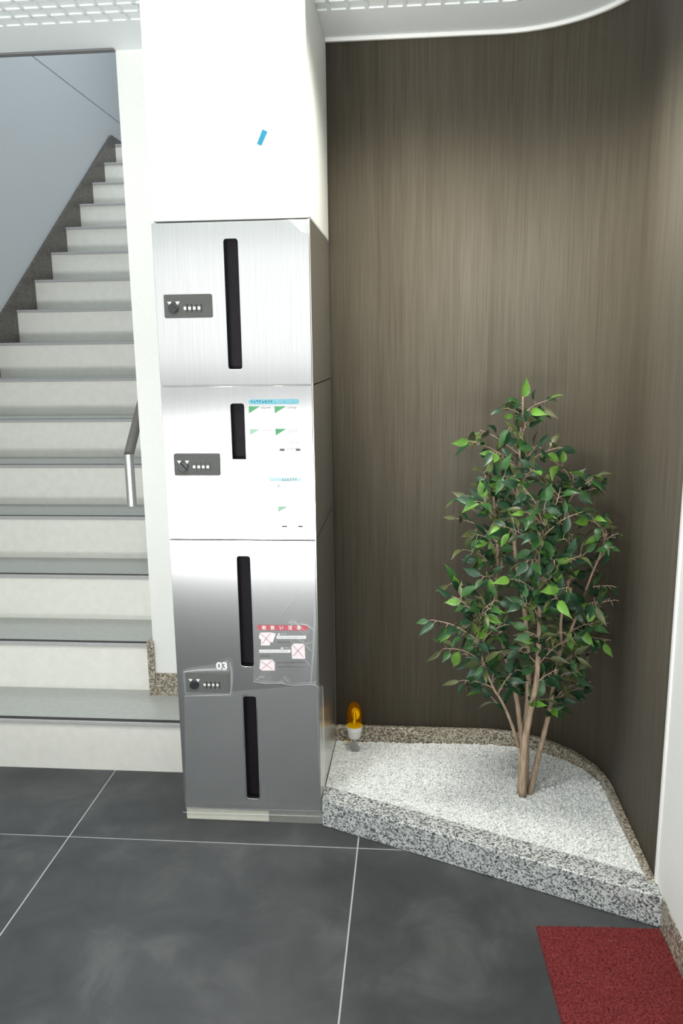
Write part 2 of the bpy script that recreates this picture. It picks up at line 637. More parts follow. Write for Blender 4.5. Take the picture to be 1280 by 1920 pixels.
t3 = MB().box(LX, JX, WY - 0.012, WY + 0.014, CEIL - 0.006, CEIL + 0.02).build('trim_3', 'trim_dark', bevel=0.003)  # dark strip drawn for the shade at the ceiling's edge
structure(t3, 'dark strip standing in for the shadow gap at the ceiling edge over the stair opening', 'trim')

# entrance wall behind the photographer, with the door opening
wf = MB()
ox0, ox1 = -1.9, 0.4
wf.box(LX, ox0, ROOM_Y0 - 0.1, ROOM_Y0, 0, CEIL).box(ox1, WX, ROOM_Y0 - 0.1, ROOM_Y0, 0, CEIL)
wf.box(ox0, ox1, ROOM_Y0 - 0.1, ROOM_Y0, 2.04, CEIL)
wf = wf.build('wall_front', 'white_paint')
structure(wf, 'entrance wall with the door opening', 'wall')
dr = MB().box(ox0, ox1, ROOM_Y0 - 0.05, ROOM_Y0 + 0.02, 0.96, 1.24).box(ox0, ox1, ROOM_Y0 - 0.05, ROOM_Y0 + 0.02, 0.0, 0.04).build('door_1', 'trim_dark')
structure(dr, 'rails of the entrance door', 'door')

# pillar above the mailboxes
pl = MB().box(PX0, PX1, PY0 + 0.004, WY - 0.002, 1.730, CEIL).build('wall_pillar', 'white_paint', bevel=0.004)
structure(pl, 'bright white boxed pillar standing above the mailbox column', 'pillar')

# ------------------------------------------------------------------ staircase
RISE, GO, SY0, NST = 0.1812, 0.252, 2.427, 16
SLX = LX + 0.017
stair = empty('staircase', (-1.5, SY0, 0))
tag(stair, 'straight flight of stairs with cream risers and grey treads beyond the opening', 'stairs')
for i in range(1, NST + 1):
    y = SY0 + GO * (i - 1)
    z = RISE * i
    xr = PX0 - 0.001 if i == 1 else JX - 0.001
    yb = y + GO + 0.02 if i < NST else 7.58
    # riser
    MB().box(SLX, xr, y + 0.008, y + 0.03, z - RISE - 0.0005, z - 0.0145).build('riser', 'riser_cream', stair)
    # tread slab with a thin lip
    t = MB().box(SLX, xr, y + 0.02, (WY + 0.012 if i == 1 else yb), z - 0.03, z)
    if i == 1:
        t.box(SLX, JX, WY + 0.012, yb, z - 0.03, z)
    tr_ = t.build('tread', 'tread_grey', stair)
    MB().box(SLX, xr, y, y + 0.02, z - 0.014, z).build('nosing', 'lip_grey', tr_, bevel=0.002)
    xs = xr if i == 1 else xr - 0.035
    MB().box(SLX, xs, y + 0.005, y + 0.024, z - 0.004, z + 0.0006).build('anti_slip_strip', 'strip_black', tr_)

# granite skirting on the left stair wall, one stone per step, and on the jamb
bl = MB().box(LX - 0.001, LX + 0.018, SY0 - 0.12, SY0, 0.0, 0.09).build('baseboard_left', 'granite_dark')
structure(bl, 'stepped dark granite skirting climbing the stairwell wall', 'baseboard')
for i in range(1, NST + 1):
    ya, yb = SY0 + GO * (i - 1) + 0.008, SY0 + GO * i + 0.006
    z = RISE * i
    top = lambda yy: min(RISE * (1 + (yy - SY0) / GO) + 0.088, 2.948)
    if i == NST:
        yb = 7.6
        prof = [(ya, z), (yb, z), (yb, 2.948), (ya, top(ya))]
    else:
        ymid = SY0 + GO * ((2.948 - 0.088) / RISE - 1)
        prof = [(ya, z), (yb, z), (yb, top(yb))] + ([(ymid, 2.948)] if ya < ymid < yb else []) + [(ya, top(ya))]
    n = len(prof)
    vs = [(LX - 0.001, a, b) for a, b in prof] + [(LX + 0.018, a, b) for a, b in prof]
    fs = [tuple(range(n)), tuple(range(n, 2 * n))[::-1]] + [(k_, n + k_, n + (k_ + 1) % n, (k_ + 1) % n) for k_ in range(n)]
    MB().add(vs, fs).build('skirting_stone', 'granite_dark', bl)
bm_ = MB().box(JX, PX0, WY + 0.002, WY + 0.013, RISE, RISE + 0.083).build('baseboard_middle', 'granite_brown')
MB().box(JX - 0.019, JX + 0.004, WY + 0.0, 2.687, RISE, 0.385).build('skirting_stone', 'granite_brown', bm_)
structure(bm_, 'small brown granite skirting on the first step beside the mailboxes', 'baseboard')

# handrail with a turned-down end
rail = empty('handrail', (-0.965, 2.70, 1.0))
tag(rail, 'short stainless steel handrail with turned-down end at the stair opening', 'handrail')
p0 = on_y(243, 851, 2.70)
p1 = on_y(246, 948, 2.70)
RX = (p0.x + p1.x) / 2
RR = 0.0165
zt, zb_ = p0.z, p1.z
MB().tube([(RX, 2.70, zb_), (RX, 2.70, zt)], RR, 20).build('end_post', 'rail_steel', rail, smooth=False)
sl = RISE / GO
MB().tube([(RX, 2.70, zt - 0.002), (RX, 2.70 + 0.30, zt + 0.30 * 0.98), (RX, 2.70 + 0.42, zt + 0.294 + 0.12 * sl), (RX, 2.70 + 2.9, zt + 0.294 + 2.6 * sl)], RR * 1.04, 20).build('rail', 'rail_vinyl', rail)
for k in range(3):
    yy = 3.15 + k * 1.1
    zz = zt + 0.294 + (yy - 3.0) * sl
    MB().tube([(RX, yy, zz - RR), (RX, yy, zz - 0.06), (JX + 0.002, yy, zz - 0.06)], 0.006, 10).build('bracket', 'rail_steel', rail)


# ------------------------------------------------------------------ mailboxes
def rounded_rect(x0, x1, z0, z1, r, n=6, square_bottom=False):
    pts = []
    for (cx, cz, a0) in ((x1 - r, z1 - r, 0), (x0 + r, z1 - r, 90), (x0 + r, z0 + r, 180), (x1 - r, z0 + r, 270)):
        if square_bottom and a0 >= 180:
            pts.append((x0 if a0 == 180 else x1, z0))
            continue
        for k_ in range(n + 1):
            a = math.radians(a0 + 90 * k_ / n)
            pts.append((cx + r * math.cos(a), cz + r * math.sin(a)))
    return pts


def pierced_plate(name, outer, holes, y0, y1, mat, parent, bevel=0.0):
    """Upright plate (normal -Y) with real holes in it."""
    cu = bpy.data.curves.new(name, 'CURVE')
    cu.dimensions = '2D'
    cu.fill_mode = 'BOTH'
    cu.extrude = (y1 - y0) / 2 - bevel
    cu.bevel_depth = bevel
    cu.bevel_resolution = 1
    cu.offset = -bevel
    for poly in [outer] + holes:
        s = cu.splines.new('POLY')
        s.points.add(len(poly) - 1)
        for p, (a, b) in zip(s.points, poly):
            p.co = (a, b, 0, 1)
        s.use_cyclic_u = True
    tmp = bpy.data.objects.new('tmp', cu)
    C.objects.link(tmp)
    dg = bpy.context.evaluated_depsgraph_get()
    dg.update()
    me = bpy.data.meshes.new_from_object(tmp.evaluated_get(dg))
    bpy.data.objects.remove(tmp)
    bpy.data.curves.remove(cu)
    me.name = name
    ym = (y0 + y1) / 2
    for v in me.vertices:
        v.co = Vector((v.co.x, ym - v.co.z, v.co.y))
    me.materials.clear()
    me.materials.append(MATS[mat])
    return link(name, me, parent)


def text_mesh(name, txt, size, mat, parent, x, z, y, align='LEFT', rot=0.0, weight=0.0, sx=1.0):
    cu = bpy.data.curves.new(name, 'FONT')
    cu.body = txt
    cu.size = size
    cu.align_x = align
    cu.align_y = 'CENTER'
    cu.extrude = 0.0002
    cu.offset = weight
    cu.resolution_u = 3
    tmp = bpy.data.objects.new('tmp', cu)
    C.objects.link(tmp)
    dg = bpy.context.evaluated_depsgraph_get()
    dg.update()
    me = bpy.data.meshes.new_from_object(tmp.evaluated_get(dg))
    bpy.data.objects.remove(tmp)
    bpy.data.curves.remove(cu)
    me.name = name
    for v in me.vertices:
        v.co = Vector((x + v.co.x * sx, y - v.co.z, z + v.co.y))
    me.materials.clear()
    me.materials.append(MATS[mat])
    return link(name, me, parent)


def flat(name, poly, y, mat, parent, th=0.0004):
    """Thin printed piece lying on a door face: poly in (x, z)."""
    n = len(poly)
    vs = [(a, y - th, b) for a, b in poly] + [(a, y, b) for a, b in poly]
    fs = [tuple(range(n)), tuple(range(n, 2 * n))[::-1]] + [(k_, n + k_, n + (k_ + 1) % n, (k_ + 1) % n) for k_ in range(n)]
    return MB().add(vs, fs).build(name, mat, parent)


def pix(x, y, Y=PY0):
    p = on_y(x, y, Y)
    return (p.x, p.z)


def pixpoly(pts, Y=PY0):
    return [pix(x, y, Y) for x, y in pts]


def rect_px(x0, y0, x1, y1):
    a, b = pix(x0, y0), pix(x1, y1)
    return (min(a[0], b[0]), max(a[0], b[0]), min(a[1], b[1]), max(a[1], b[1]))


def lock_plate(parent, x0, x1, z0, z1, knob_turn):
    w, h = x1 - x0, z1 - z0
    yf = PY0 - 0.007
    digit_z = z0 + 0.40 * h
    holes = []
    xs = [x0 + w * (0.445 + 0.0985 * k_) for k_ in range(4)]
    for xx in xs:
        holes.append([(xx - 0.0045, digit_z - 0.0035), (xx - 0.0045, digit_z + 0.0045), (xx + 0.0035, digit_z + 0.0045), (xx + 0.0035, digit_z - 0.0035)])
    pla = pierced_plate('lock_plate', rounded_rect(x0, x1, z0, z1, 0.004), holes, yf, PY0 + 0.001, 'lock_grey', parent, bevel=0.001)
    kx, kz = x0 + 0.205 * w, z0 + 0.42 * h
    # round turning knob with a raised grip
    kb = MB()
    seg = 24
    for (rad, ya, yb2) in ((0.0135, yf - 0.006, yf + 0.001),):
        ring = [(kx + rad * math.cos(2 * math.pi * q / seg), kz + rad * math.sin(2 * math.pi * q / seg)) for q in range(seg)]
        kb.add([(a, ya, b) for a, b in ring] + [(a, yb2, b) for a, b in ring],
               [tuple(range(seg)), tuple(range(seg, 2 * seg))[::-1]] + [(q, seg + q, seg + (q + 1) % seg, (q + 1) % seg) for q in range(seg)])
    ca, sa = math.cos(knob_turn), math.sin(knob_turn)
    gp = [(kx + a * ca - b * sa, kz + a * sa + b * ca) for a, b in ((-0.012, -0.003), (0.012, -0.003), (0.012, 0.003), (-0.012, 0.003))]
    kb.add([(a, yf - 0.012, b) for a, b in gp] + [(a, yf - 0.005, b) for a, b in gp],
           [(0, 1, 2, 3), (7, 6, 5, 4), (0, 4, 5, 1), (1, 5, 6, 2), (2, 6, 7, 3), (3, 7, 4, 0)])
    kb.build('knob', 'knob_black', pla, bevel=0.0006, seg=1)
    # white arrow marks above the knob
    for s_ in (-1, 1):
        ax, az = kx + s_ * 0.0112, kz + 0.0125
        tri = [(ax - 0.005, az + 0.004), (ax - 0.005, az + 0.0015), (ax - 0.001 * 1 - 0.001, az - 0.004 + 0.002), (ax + 0.0005, az - 0.0048), (ax + 0.0022, az), (ax + 0.005, az + 0.0015), (ax + 0.005, az + 0.004)]
        if s_ < 0:
            tri = [(2 * ax - a, b) for a, b in tri][::-1]
        flat('arrow_mark', tri[::-1], yf - 0.0001, 'print_white', pla)
    # dials: white number window and dark wheel edge
    for xx in xs:
        wv = MB().box(xx - 0.0046, xx + 0.0036, yf + 0.0015, yf + 0.0035, digit_z - 0.004, digit_z + 0.005)
        wv.build('dial_window', 'print_white', pla)
        MB().box(xx + 0.0036, xx + 0.0066, yf - 0.0028, yf + 0.001, digit_z - 0.0095, digit_z + 0.0105).build('dial_wheel', 'knob_black', pla)
    return pla


SEAMS = [0.042, 0.878, 1.3045, 1.7265]


def mailbox(name, z0, z1, slots, square_bottom, label):
    e = empty(name, ((PX0 + PX1) / 2, 2.4, z0))
    tag(e, label, 'mailbox', 'mailboxes in the steel column')
    body = MB()
    T = 0.0015
    # thin steel carcass, open at the front
    body.box(PX0, PX0 + T, PY0 + 0.018, WY - 0.004, z0, z1).box(PX1 - T, PX1, PY0 + 0.002, WY - 0.004, z0, z1)
    body.box(PX0, PX1, PY0 + 0.018, WY - 0.004, z0, z0 + T).box(PX0, PX1, PY0 + 0.018, WY - 0.004, z1 - T, z1)
    body.box(PX0, PX1, WY - 0.006, WY - 0.004, z0, z1)
    body.build('body', 'steel_side', e)
    x0, x1, za, zb = PX0 + 0.0005, PX1 - 0.0025, z0 + 0.0018, z1 - 0.0018
    holes = [rounded_rect(*s_, 0.007, square_bottom=square_bottom) for s_ in slots]
    door = pierced_plate('door', [(x0, za), (x1, za), (x1, zb), (x0, zb)], holes, PY0, PY0 + 0.016, 'steel_door', e, bevel=0.0008)
    for s_ in slots:
        a, b, c, d = s_
        MB().box(a - 0.012, b + 0.012, PY0 + 0.026, PY0 + 0.029, c - 0.012, d + 0.012).build('slot_flap', 'slot_dark', door)
    return e, door


s1 = rect_px(422.5, 448, 450, 692)
s2 = rect_px(432.5, 757, 460, 861)
s3 = rect_px(446, 1043, 473.5, 1250)
s4 = rect_px(457.5, 1306, 484.5, 1498)
wslot = 0.0375


def fix(s_):
    c = (s_[0] + s_[1]) / 2
    return (c - wslot / 2, c + wslot / 2, s_[2], s_[3])


m1, d1 = mailbox('mailbox', SEAMS[2], SEAMS[3], [fix(s1)], False, 'top steel mailbox with one long slot, right under the white pillar')
m2, d2 = mailbox('mailbox', SEAMS[1], SEAMS[2], [fix(s2)], True, 'middle steel mailbox with a short slot and blue and green instruction stickers')
m3, d3 = mailbox('mailbox', SEAMS[0], SEAMS[1], [fix(s3), fix(s4)], False, 'tall bottom steel mailbox marked 03 with two slots and red warning sticker')
lp1 = rect_px(306, 551, 400, 597)
lp2 = rect_px(326, 851, 414, 891)
lp3 = rect_px(347, 1261, 432, 1297)
lw, lh = 0.128, 0.0605


def plate(m, r_, turn):
    cx, cz = (r_[0] + r_[1]) / 2, (r_[2] + r_[3]) / 2
    lock_plate(m, cx - lw / 2, cx + lw / 2, cz - lh / 2, cz + lh / 2, turn)
    return cx, cz


plate(m1, lp1, math.radians(-42))
plate(m2, lp2, math.radians(-48))
plate(m3, lp3, math.radians(20))

# number 03 on the bottom mailbox
nx, nz_ = pix(405, 1249)
text_mesh('number_mark', '03', 0.030, 'print_white', m3, nx, nz_, PY0 - 0.0005, weight=0.0009, sx=1.15)

# plinth of the column
plinth = MB().box(PX0 + 0.003, PX1 + 0.001, 2.167, WY - 0.004, 0.0, 0.0425).build('plinth', 'plinth_steel', m3)
xt = on_y(504, 1530, 2.167).x
MB().box(PX0 + 0.003, xt, 2.1662, 2.1672, 0.002, 0.0415).build('tape_strip', 'tape_cream', m3)

# small square label on the top mailbox corner with a peeled film corner
flat('label_sticker', pixpoly([(554, 411.5), (577, 411), (577.5, 420), (554, 421)]), PY0 - 0.0002, 'print_white', m1)
pf = MB()
a_, b_, c_ = pix(541, 411), pix(575, 438), pix(577, 421)
d_ = pix(566, 436)
pf.add([(a_[0], PY0 - 0.0006, a_[1]), (d_[0], PY0 - 0.010, d_[1]), (b_[0], PY0 - 0.004, b_[1]), (c_[0], PY0 - 0.0008, c_[1])], [(0, 1, 2, 3)])
pf.build('peeled_film', 'film_milky', m1)

# ---- printed instructions on the middle mailbox
YS = PY0 - 0.0003


def pill_px(x0, y0, x1, y1):
    a, b, c, d = rect_px(x0, y0, x1, y1)
    return rounded_rect(a, b, c, d, (d - c) / 2 * 0.98, n=5)


ban = flat('title_bar', pill_px(466, 749, 561, 757.5), YS, 'print_cyan', m2)


def scribble(name, x0, y0, x1, h, mat, parent, n, seed, Y=YS - 0.0005, fill=0.7):
    """A run of small unreadable printed characters along a line."""
    rr = random.Random(seed)
    mb = MB()
    st = (x1 - x0) / n
    for q in range(n):
        xa = x0 + q * st
        for _ in range(3):
            w_ = st * fill * rr.uniform(0.3, 1)
            ox = xa + rr.uniform(0, st * fill - w_)
            oy = y0 + rr.uniform(0, h * 0.8)
            A, B = pix(ox, oy), pix(ox + w_, oy + h * 0.22)
            mb.box(A[0], B[0], Y - 0.0002, Y, B[1], A[1])
        A, B = pix(xa + st * fill * 0.4, y0), pix(xa + st * fill * 0.4 + st * 0.14, y0 + h)
        mb.box(A[0], B[0], Y - 0.0002, Y, B[1], A[1])
    return mb.build(name, mat, parent)


scribble('title_print', 470, 750.5, 512, 5, 'print_navy', ban, 8, 1)
scribble('title_print', 517, 751, 555, 4.5, 'print_palecyan', ban, 10, 2)
for q, (x0, y0, sc, mt) in enumerate([(466, 762, 1, 'print_green'), (514.5, 762, 1, 'print_green'), (468, 804.5, 0.93, 'print_palegreen'), (516, 804, 1, 'print_green')]):
    f_ = flat('step_triangle', pixpoly([(x0, y0), (x0 + 0.6, y0 + 13 * sc), (x0 + 21 * sc, y0)]), YS, mt, m2)
    scribble('step_print', x0 + 24, y0 + 1, x0 + 42, 3, 'print_grey', f_, 5, 10 + q)
scribble('step_print', 539, 808, 556, 3, 'print_grey', m2, 5, 20)
scribble('step_print', 545, 827, 562, 4, 'print_grey', m2, 5, 21)
for (x0, y0, x1, y1, sd) in ((523.5, 841, 563.5, 845.8, 31), (528, 985, 568, 989, 32)):
    pb = flat('maker_mark', pill_px(x0, y0, x1, y1), YS, 'print_black', m2)
    flat('maker_field', pixpoly([(x0 + 10, y0 + 0.7), (x0 + 10, y1 - 0.7), (x0 + 31, y1 - 0.7), (x0 + 31, y0 + 0.7)]), YS - 0.0004, 'print_white', pb)
    scribble('maker_print', x0 + 13, y0 + 1.4, x0 + 30, 2.6, 'print_grey', pb, 5, sd, Y=YS - 0.001)
b2 = flat('title_bar', pill_px(504, 895, 565, 903), YS, 'print_palecyan', m2)
scribble('title_print', 528, 896.5, 558, 5, 'print_grey', b2, 6, 33)
for (x0, y0, w_, h_) in ((520.5, 908, 5, 11), (521, 949.5, 20, 11)):
    flat('step_triangle', pixpoly([(x0, y0), (x0 + 0.5, y0 + h_), (x0 + w_, y0)]), YS, 'print_palegreen', m2)

# ---- warning sticker on the bottom mailbox
YW = PY0 - 0.0008
rb = flat('warning_bar', pill_px(481.5, 1171.5, 577, 1182.5), YW, 'print_red', m3)
for ch, cx in zip('取扱い注意', (495, 511, 527.5, 544, 560.5)):
    tx, tz = pix(cx, 1177)
    text_mesh('warning_print', ch, 0.0125, 'print_white', rb, tx, tz, YW - 0.0008, align='CENTER', weight=0.0002)


def picto(pts, cross):
    o_ = flat('warning_picture', pixpoly(pts), YW, 'print_pink', m3)
    mb = MB()
    for (xa, ya, xb, yb2) in cross:
        A, B = Vector((*pix(xa, ya), 0)), Vector((*pix(xb, yb2), 0))
        n_ = (B - A).normalized()
        n_ = Vector((-n_.y, n_.x, 0)) * 0.0011
        q4 = [A + n_, A - n_, B - n_, B + n_]
        mb.add([(p.x, YW - 0.0009, p.y) for p in q4], [(0, 1, 2, 3)])
    mb.build('cross_mark', 'print_rose', o_)


picto([(488, 1186), (485, 1195), (489.5, 1200), (489, 1210), (506, 1210), (506, 1203), (511, 1204.5), (517, 1188), (507, 1185.5)], [(489, 1188, 508, 1205), (507, 1187, 491, 1207)])
picto([(548, 1208.5), (546, 1213), (547.5, 1235), (572, 1235), (571, 1211), (568, 1206.5), (552, 1206.5)], [(549, 1209, 569, 1232), (568, 1210, 549, 1230)])
picto([(488, 1237), (486.5, 1253), (491, 1257), (515, 1257), (515, 1242), (510, 1236.5)], [(489, 1239, 511, 1255), (510, 1238, 490, 1255)])
for (x0, y0, x1, sd, tx0) in ((518.5, 1192, 573.5, 41, 520), (486, 1218, 544.5, 42, 526)):
    wb_ = flat('caution_bar', pixpoly([(x0, y0), (x0, y0 + 5.5), (x1, y0 + 5.5), (x1, y0)]), YW, 'print_white', m3)
    scribble('caution_print', x0 + 2, y0 + 1, x1 - 3, 3, 'print_grey', wb_, 18, sd, Y=YW - 0.0006)
    flat('caution_triangle', pixpoly([(tx0, y0 - 1.5), (tx0 + 5, y0 - 1.5), (tx0 + 2.5, y0 - 5.5)]), YW, 'print_white', m3)
    scribble('caution_print', tx0 + 6, y0 - 5, tx0 + 18, 3, 'print_white', m3, 4, sd + 5, Y=YW)
for q, yy in enumerate((1203, 1229, 1241, 1249)):
    scribble('small_print', 520 if q != 1 else 487, yy, 575 if q not in (0, 1) else (545 if q == 0 else 505), 2.5, 'lock_grey', m3, 16, 50 + q, Y=YW)


# ---- protective plastic film still hanging on the bottom mailbox
def film_sheet(name, corners, nx_, nz2, fn, mat, parent, cut=None):
    """corners TL, TR, BR, BL in (x, z); fn(u, v) = distance off the door face."""
    vs, fs = [], []
    for j in range(nz2 + 1):
        for i in range(nx_ + 1):
            u, v = i / nx_, j / nz2
            tl, trr, brr, bll = [Vector(c) for c in corners]
            p = (tl * (1 - u) + trr * u) * (1 - v) + (bll * (1 - u) + brr * u) * v
            vs.append((p.x, PY0 - 0.0016 - fn(u, v), p.y))
    for j in range(nz2):
        for i in range(nx_):
            a = j * (nx_ + 1) + i
            q4 = (a, a + nx_ + 1, a + nx_ + 2, a + 1)
            if cut and any(cut[0] - 0.001 < vs[k_][0] < cut[1] + 0.001 and cut[2] - 0.001 < vs[k_][2] < cut[3] + 0.001 for k_ in q4):
                continue
            fs.append(q4)
    return MB().add(vs, fs).build(name, mat, parent, smooth=True)


rf = random.Random(5)
film_a = film_sheet('protective_film', pixpoly([(476, 1040), (592, 1022), (594, 1281), (475, 1276)]), 14, 26,
                    lambda u, v: 0.0004 + 0.012 * max(0, v - 0.8) / 0.2 * (0.5 + 0.5 * math.sin(9 * u)) + 0.0018 * abs(math.sin(17 * u + 9 * v)) * u + 0.009 * max(0, u - 0.9) / 0.1 * v,
                    'film_clear', m3)
film_b = film_sheet('protective_film', pixpoly([(345, 1304), (606.5, 1281), (609, 1535), (349, 1517)]), 90, 60,
                    lambda u, v: 0.0003 + 0.014 * max(0, u - 0.93) / 0.07 + 0.002 * (1 - v) ** 4 * abs(math.sin(8 * u)), 'film_clear', m3, cut=fix(s4))
film_c = film_sheet('protective_film', pixpoly([(344, 1252), (435, 1238), (437, 1304), (347, 1301)]), 10, 8,
                    lambda u, v: 0.0085 + 0.003 * math.sin(5 * u + 2) * (1 - v), 'film_clear', m3)


def crease(pts, w0, parent, off=0.006):
    """A folded crease in the film, its gloss highlight painted in as milky white."""
    mb = MB()
    P = [Vector((*pix(x, y), 0)) for x, y in pts]
    vs, fs = [], []
    for i, p in enumerate(P):
        t = (P[min(i + 1, len(P) - 1)] - P[max(0, i - 1)]).normalized()
        nn = Vector((-t.y, t.x, 0))
        w_ = w0 * (0.25 + 0.75 * math.sin(math.pi * (i + 0.3) / (len(P) - 0.4)))
        for s_, o_ in ((-1, 0.0), (0, 0.0025), (1, 0.0)):
            q = p + nn * w_ * s_
            vs.append((q.x, PY0 - off - o_, q.y))
    for i in range(len(P) - 1):
        for k_ in range(2):
            a = 3 * i + k_
            fs.append((a, a + 1, a + 4, a + 3))
    mb.add(vs, fs)
    return mb.build('crease', 'film_milky', parent)  # milky white stands in for the gloss highlight along the fold


for pts, w_ in [([(540, 1164), (555, 1175), (566, 1183), (575, 1192)], 0.0012), ([(546, 1163), (560, 1172), (572, 1183)], 0.0010),
                ([(552, 1163), (566, 1176), (576, 1184)], 0.0009), ([(563, 1168), (576, 1171), (588, 1180)], 0.0022),
                ([(540, 1190), (546, 1200), (552, 1212)], 0.0009), ([(558, 1196), (570, 1206), (584, 1219)], 0.0010),
                ([(566, 1198), (574, 1206), (586, 1203)], 0.0009), ([(522, 1158), (532, 1143), (545, 1128), (554, 1112), (563, 1098)], 0.0011),
                ([(570, 1235), (576, 1241), (582, 1246)], 0.0012), ([(561, 1052), (567, 1046), (574, 1040)], 0.0012),
                ([(476, 1276), (500, 1280), (525, 1279), (550, 1283), (592, 1281)], 0.0012), ([(480, 1274), (488, 1268), (496, 1268)], 0.0012),
                ([(505, 1279), (508, 1268), (507, 1260)], 0.0008), ([(532, 1268), (537, 1273), (542, 1277)], 0.0010), ([(522, 1280), (529, 1277), (535, 1281)], 0.0014)]:
    crease(pts, w_, film_a)
for pts, w_ in [([(590, 1110), (590, 1170), (588, 1220), (583, 1280)], 0.0030), ([(588.5, 1020), (592, 1110), (594, 1200), (595, 1281)], 0.0010)]:
    crease(pts, w_, film_a, 0.009)
for pts, w_ in [([(594, 1284), (597, 1350), (600, 1440), (604, 1540)], 0.0014), ([(606, 1283), (607, 1340), (609, 1430), (606, 1500)], 0.0020), ([(590, 1281), (596, 1285), (600, 1292)], 0.0015),
                ([(345, 1518), (420, 1521), (500, 1523), (603, 1526)], 0.0008)]:
    crease(pts, w_, film_b, 0.012)
for pts, w_ in [([(347, 1257), (375, 1254), (405, 1253), (428, 1254)], 0.0045), ([(432, 1238), (436, 1256), (436, 1280), (433, 1300)], 0.0028), ([(412, 1240), (422, 1239), (430, 1236)], 0.0022), ([(349, 1302), (380, 1301), (432, 1299)], 0.0010), ([(346, 1257), (348, 1280), (350, 1300)], 0.0012)]:
    crease(pts, w_, film_c, 0.0115)

# blue tape on the pillar
bt = flat('masking_tape', pixpoly([(492, 242.5), (501.5, 247), (490, 273.5), (481.5, 270)], PY0 + 0.004), PY0 + 0.0038, 'tape_blue', None, th=0.0003)
tag(bt, 'short tilted piece of blue tape on the white pillar', 'tape')

# ------------------------------------------------------------------ planter
KL, KR = (PX1 + 0.002, 2.158), (WX - 0.0005, 1.781)
kslope = (KR[1] - KL[1]) / (KR[0] - KL[0])
KH, KW = 0.085, 0.080
kerb = MB().prism([KL, KR, (KR[0], KR[1] + KW), (KL[0], KL[1] + KW)], 0.0, KH).build('planter_kerb', 'granite_grey', bevel=0.0025)
tag(kerb, 'polished black and white granite kerb across the front of the gravel bed', 'kerb')


def kerb_in(x):
    return KL[1] + KW + kslope * (x - KL[0])


def arc_out(x, y, inset):
    r = 0.36
    cx, cyy = WX - r, WY - r
    if x > cx and y > cyy:
        return math.hypot(x - cx, y - cyy) > r - inset
    return x > WX - inset or y > WY - inset


def gravel_z(x, y):
    t = (y - kerb_in(x)) / max(0.05, WY - kerb_in(x))
    h = 0.070 - 0.034 * max(0, min(1, t)) ** 1.3
    h += 0.010 * math.exp(-((x - 0.10) ** 2 / 0.02 + (y - 2.42) ** 2 / 0.012))
    h += 0.004 * math.sin(9 * x + 2) * math.sin(11 * y)
    h += 0.012 * max(0, (x - 0.3) / 0.3)
    h -= 0.022 * math.exp(-((x + 0.185) ** 2 + (y - 2.565) ** 2) / 0.0012)
    return h


gb = MB()
NXG, NYG = 60, 56
grid = {}
for i in range(NXG + 1):
    for j in range(NYG + 1):
        x = PX1 + 0.002 + (WX - 0.016 - PX1 - 0.002) * i / NXG
        y0 = kerb_in(x) + 0.0005
        r = 0.36
        ymax = WY - 0.017
        if x > WX - r:
            dx = min(x - (WX - r), r - 0.0171)
            ymax = WY - r + math.sqrt(max(0, (r - 0.017) ** 2 - dx * dx))
        y = y0 + (max(ymax, y0 + 0.01) - y0) * j / NYG
        grid[(i, j)] = len(gb.v)
        gb.v.append((x, y, gravel_z(x, y) - 0.003))
for i in range(NXG):
    for j in range(NYG):
        gb.f.append((grid[(i, j)], grid[(i + 1, j)], grid[(i + 1, j + 1)], grid[(i, j + 1)]))
# individual chips
t_ = (1 + 5 ** 0.5) / 2
ico = np.array([(-1, t_, 0), (1, t_, 0), (-1, -t_, 0), (1, -t_, 0), (0, -1, t_), (0, 1, t_), (0, -1, -t_), (0, 1, -t_), (t_, 0, -1), (t_, 0, 1), (-t_, 0, -1), (-t_, 0, 1)], float)
ico /= np.linalg.norm(ico[0])
icf = [(0, 11, 5), (0, 5, 1), (0, 1, 7), (0, 7, 10), (0, 10, 11), (1, 5, 9), (5, 11, 4), (11, 10, 2), (10, 7, 6), (7, 1, 8), (3, 9, 4), (3, 4, 2), (3, 2, 6), (3, 6, 8), (3, 8, 9), (4, 9, 5), (2, 4, 11), (6, 2, 10), (8, 6, 7), (9, 8, 1)]
rg = random.Random(3)
allv, allf = [np.array(gb.v)], list(gb.f)
off = len(gb.v)
cnt = 0
while cnt < 17000:
    x = rg.uniform(PX1 + 0.008, WX - 0.02)
    y = rg.uniform(1.86, WY - 0.02)
    if y < kerb_in(x) + 0.002 or arc_out(x, y, 0.0225):
        continue
    s = rg.uniform(0.0022, 0.0050)
    sc = np.array([rg.uniform(0.8, 1.3), rg.uniform(0.7, 1.1), rg.uniform(0.6, 0.9)]) * s
    a = rg.uniform(0, 6.283)
    v = ico * sc * (1 + np.random.uniform(-0.18, 0.18, (12, 1)))
    b_ = rg.uniform(-0.6, 0.6)
    v = np.stack([v[:, 0], v[:, 1] * math.cos(b_) - v[:, 2] * math.sin(b_), v[:, 1] * math.sin(b_) + v[:, 2] * math.cos(b_)], 1)
    v = np.stack([v[:, 0] * math.cos(a) - v[:, 1] * math.sin(a), v[:, 0] * math.sin(a) + v[:, 1] * math.cos(a), v[:, 2]], 1)
    v += np.array([x, y, gravel_z(x, y) + rg.uniform(-0.003, 0.001)])
    allv.append(v)
    allf += [(p + off, q + off, r_ + off) for p, q, r_ in icf]
    off += 12
    cnt += 1
me = bpy.data.meshes.new('gravel')
me.from_pydata(np.concatenate(allv).tolist(), [], allf)
me.materials.append(MATS['pebble_white'])
gravel = link('gravel', me)
tag(gravel, 'bed of fine white gravel inside the corner planter', 'gravel', kind='stuff')

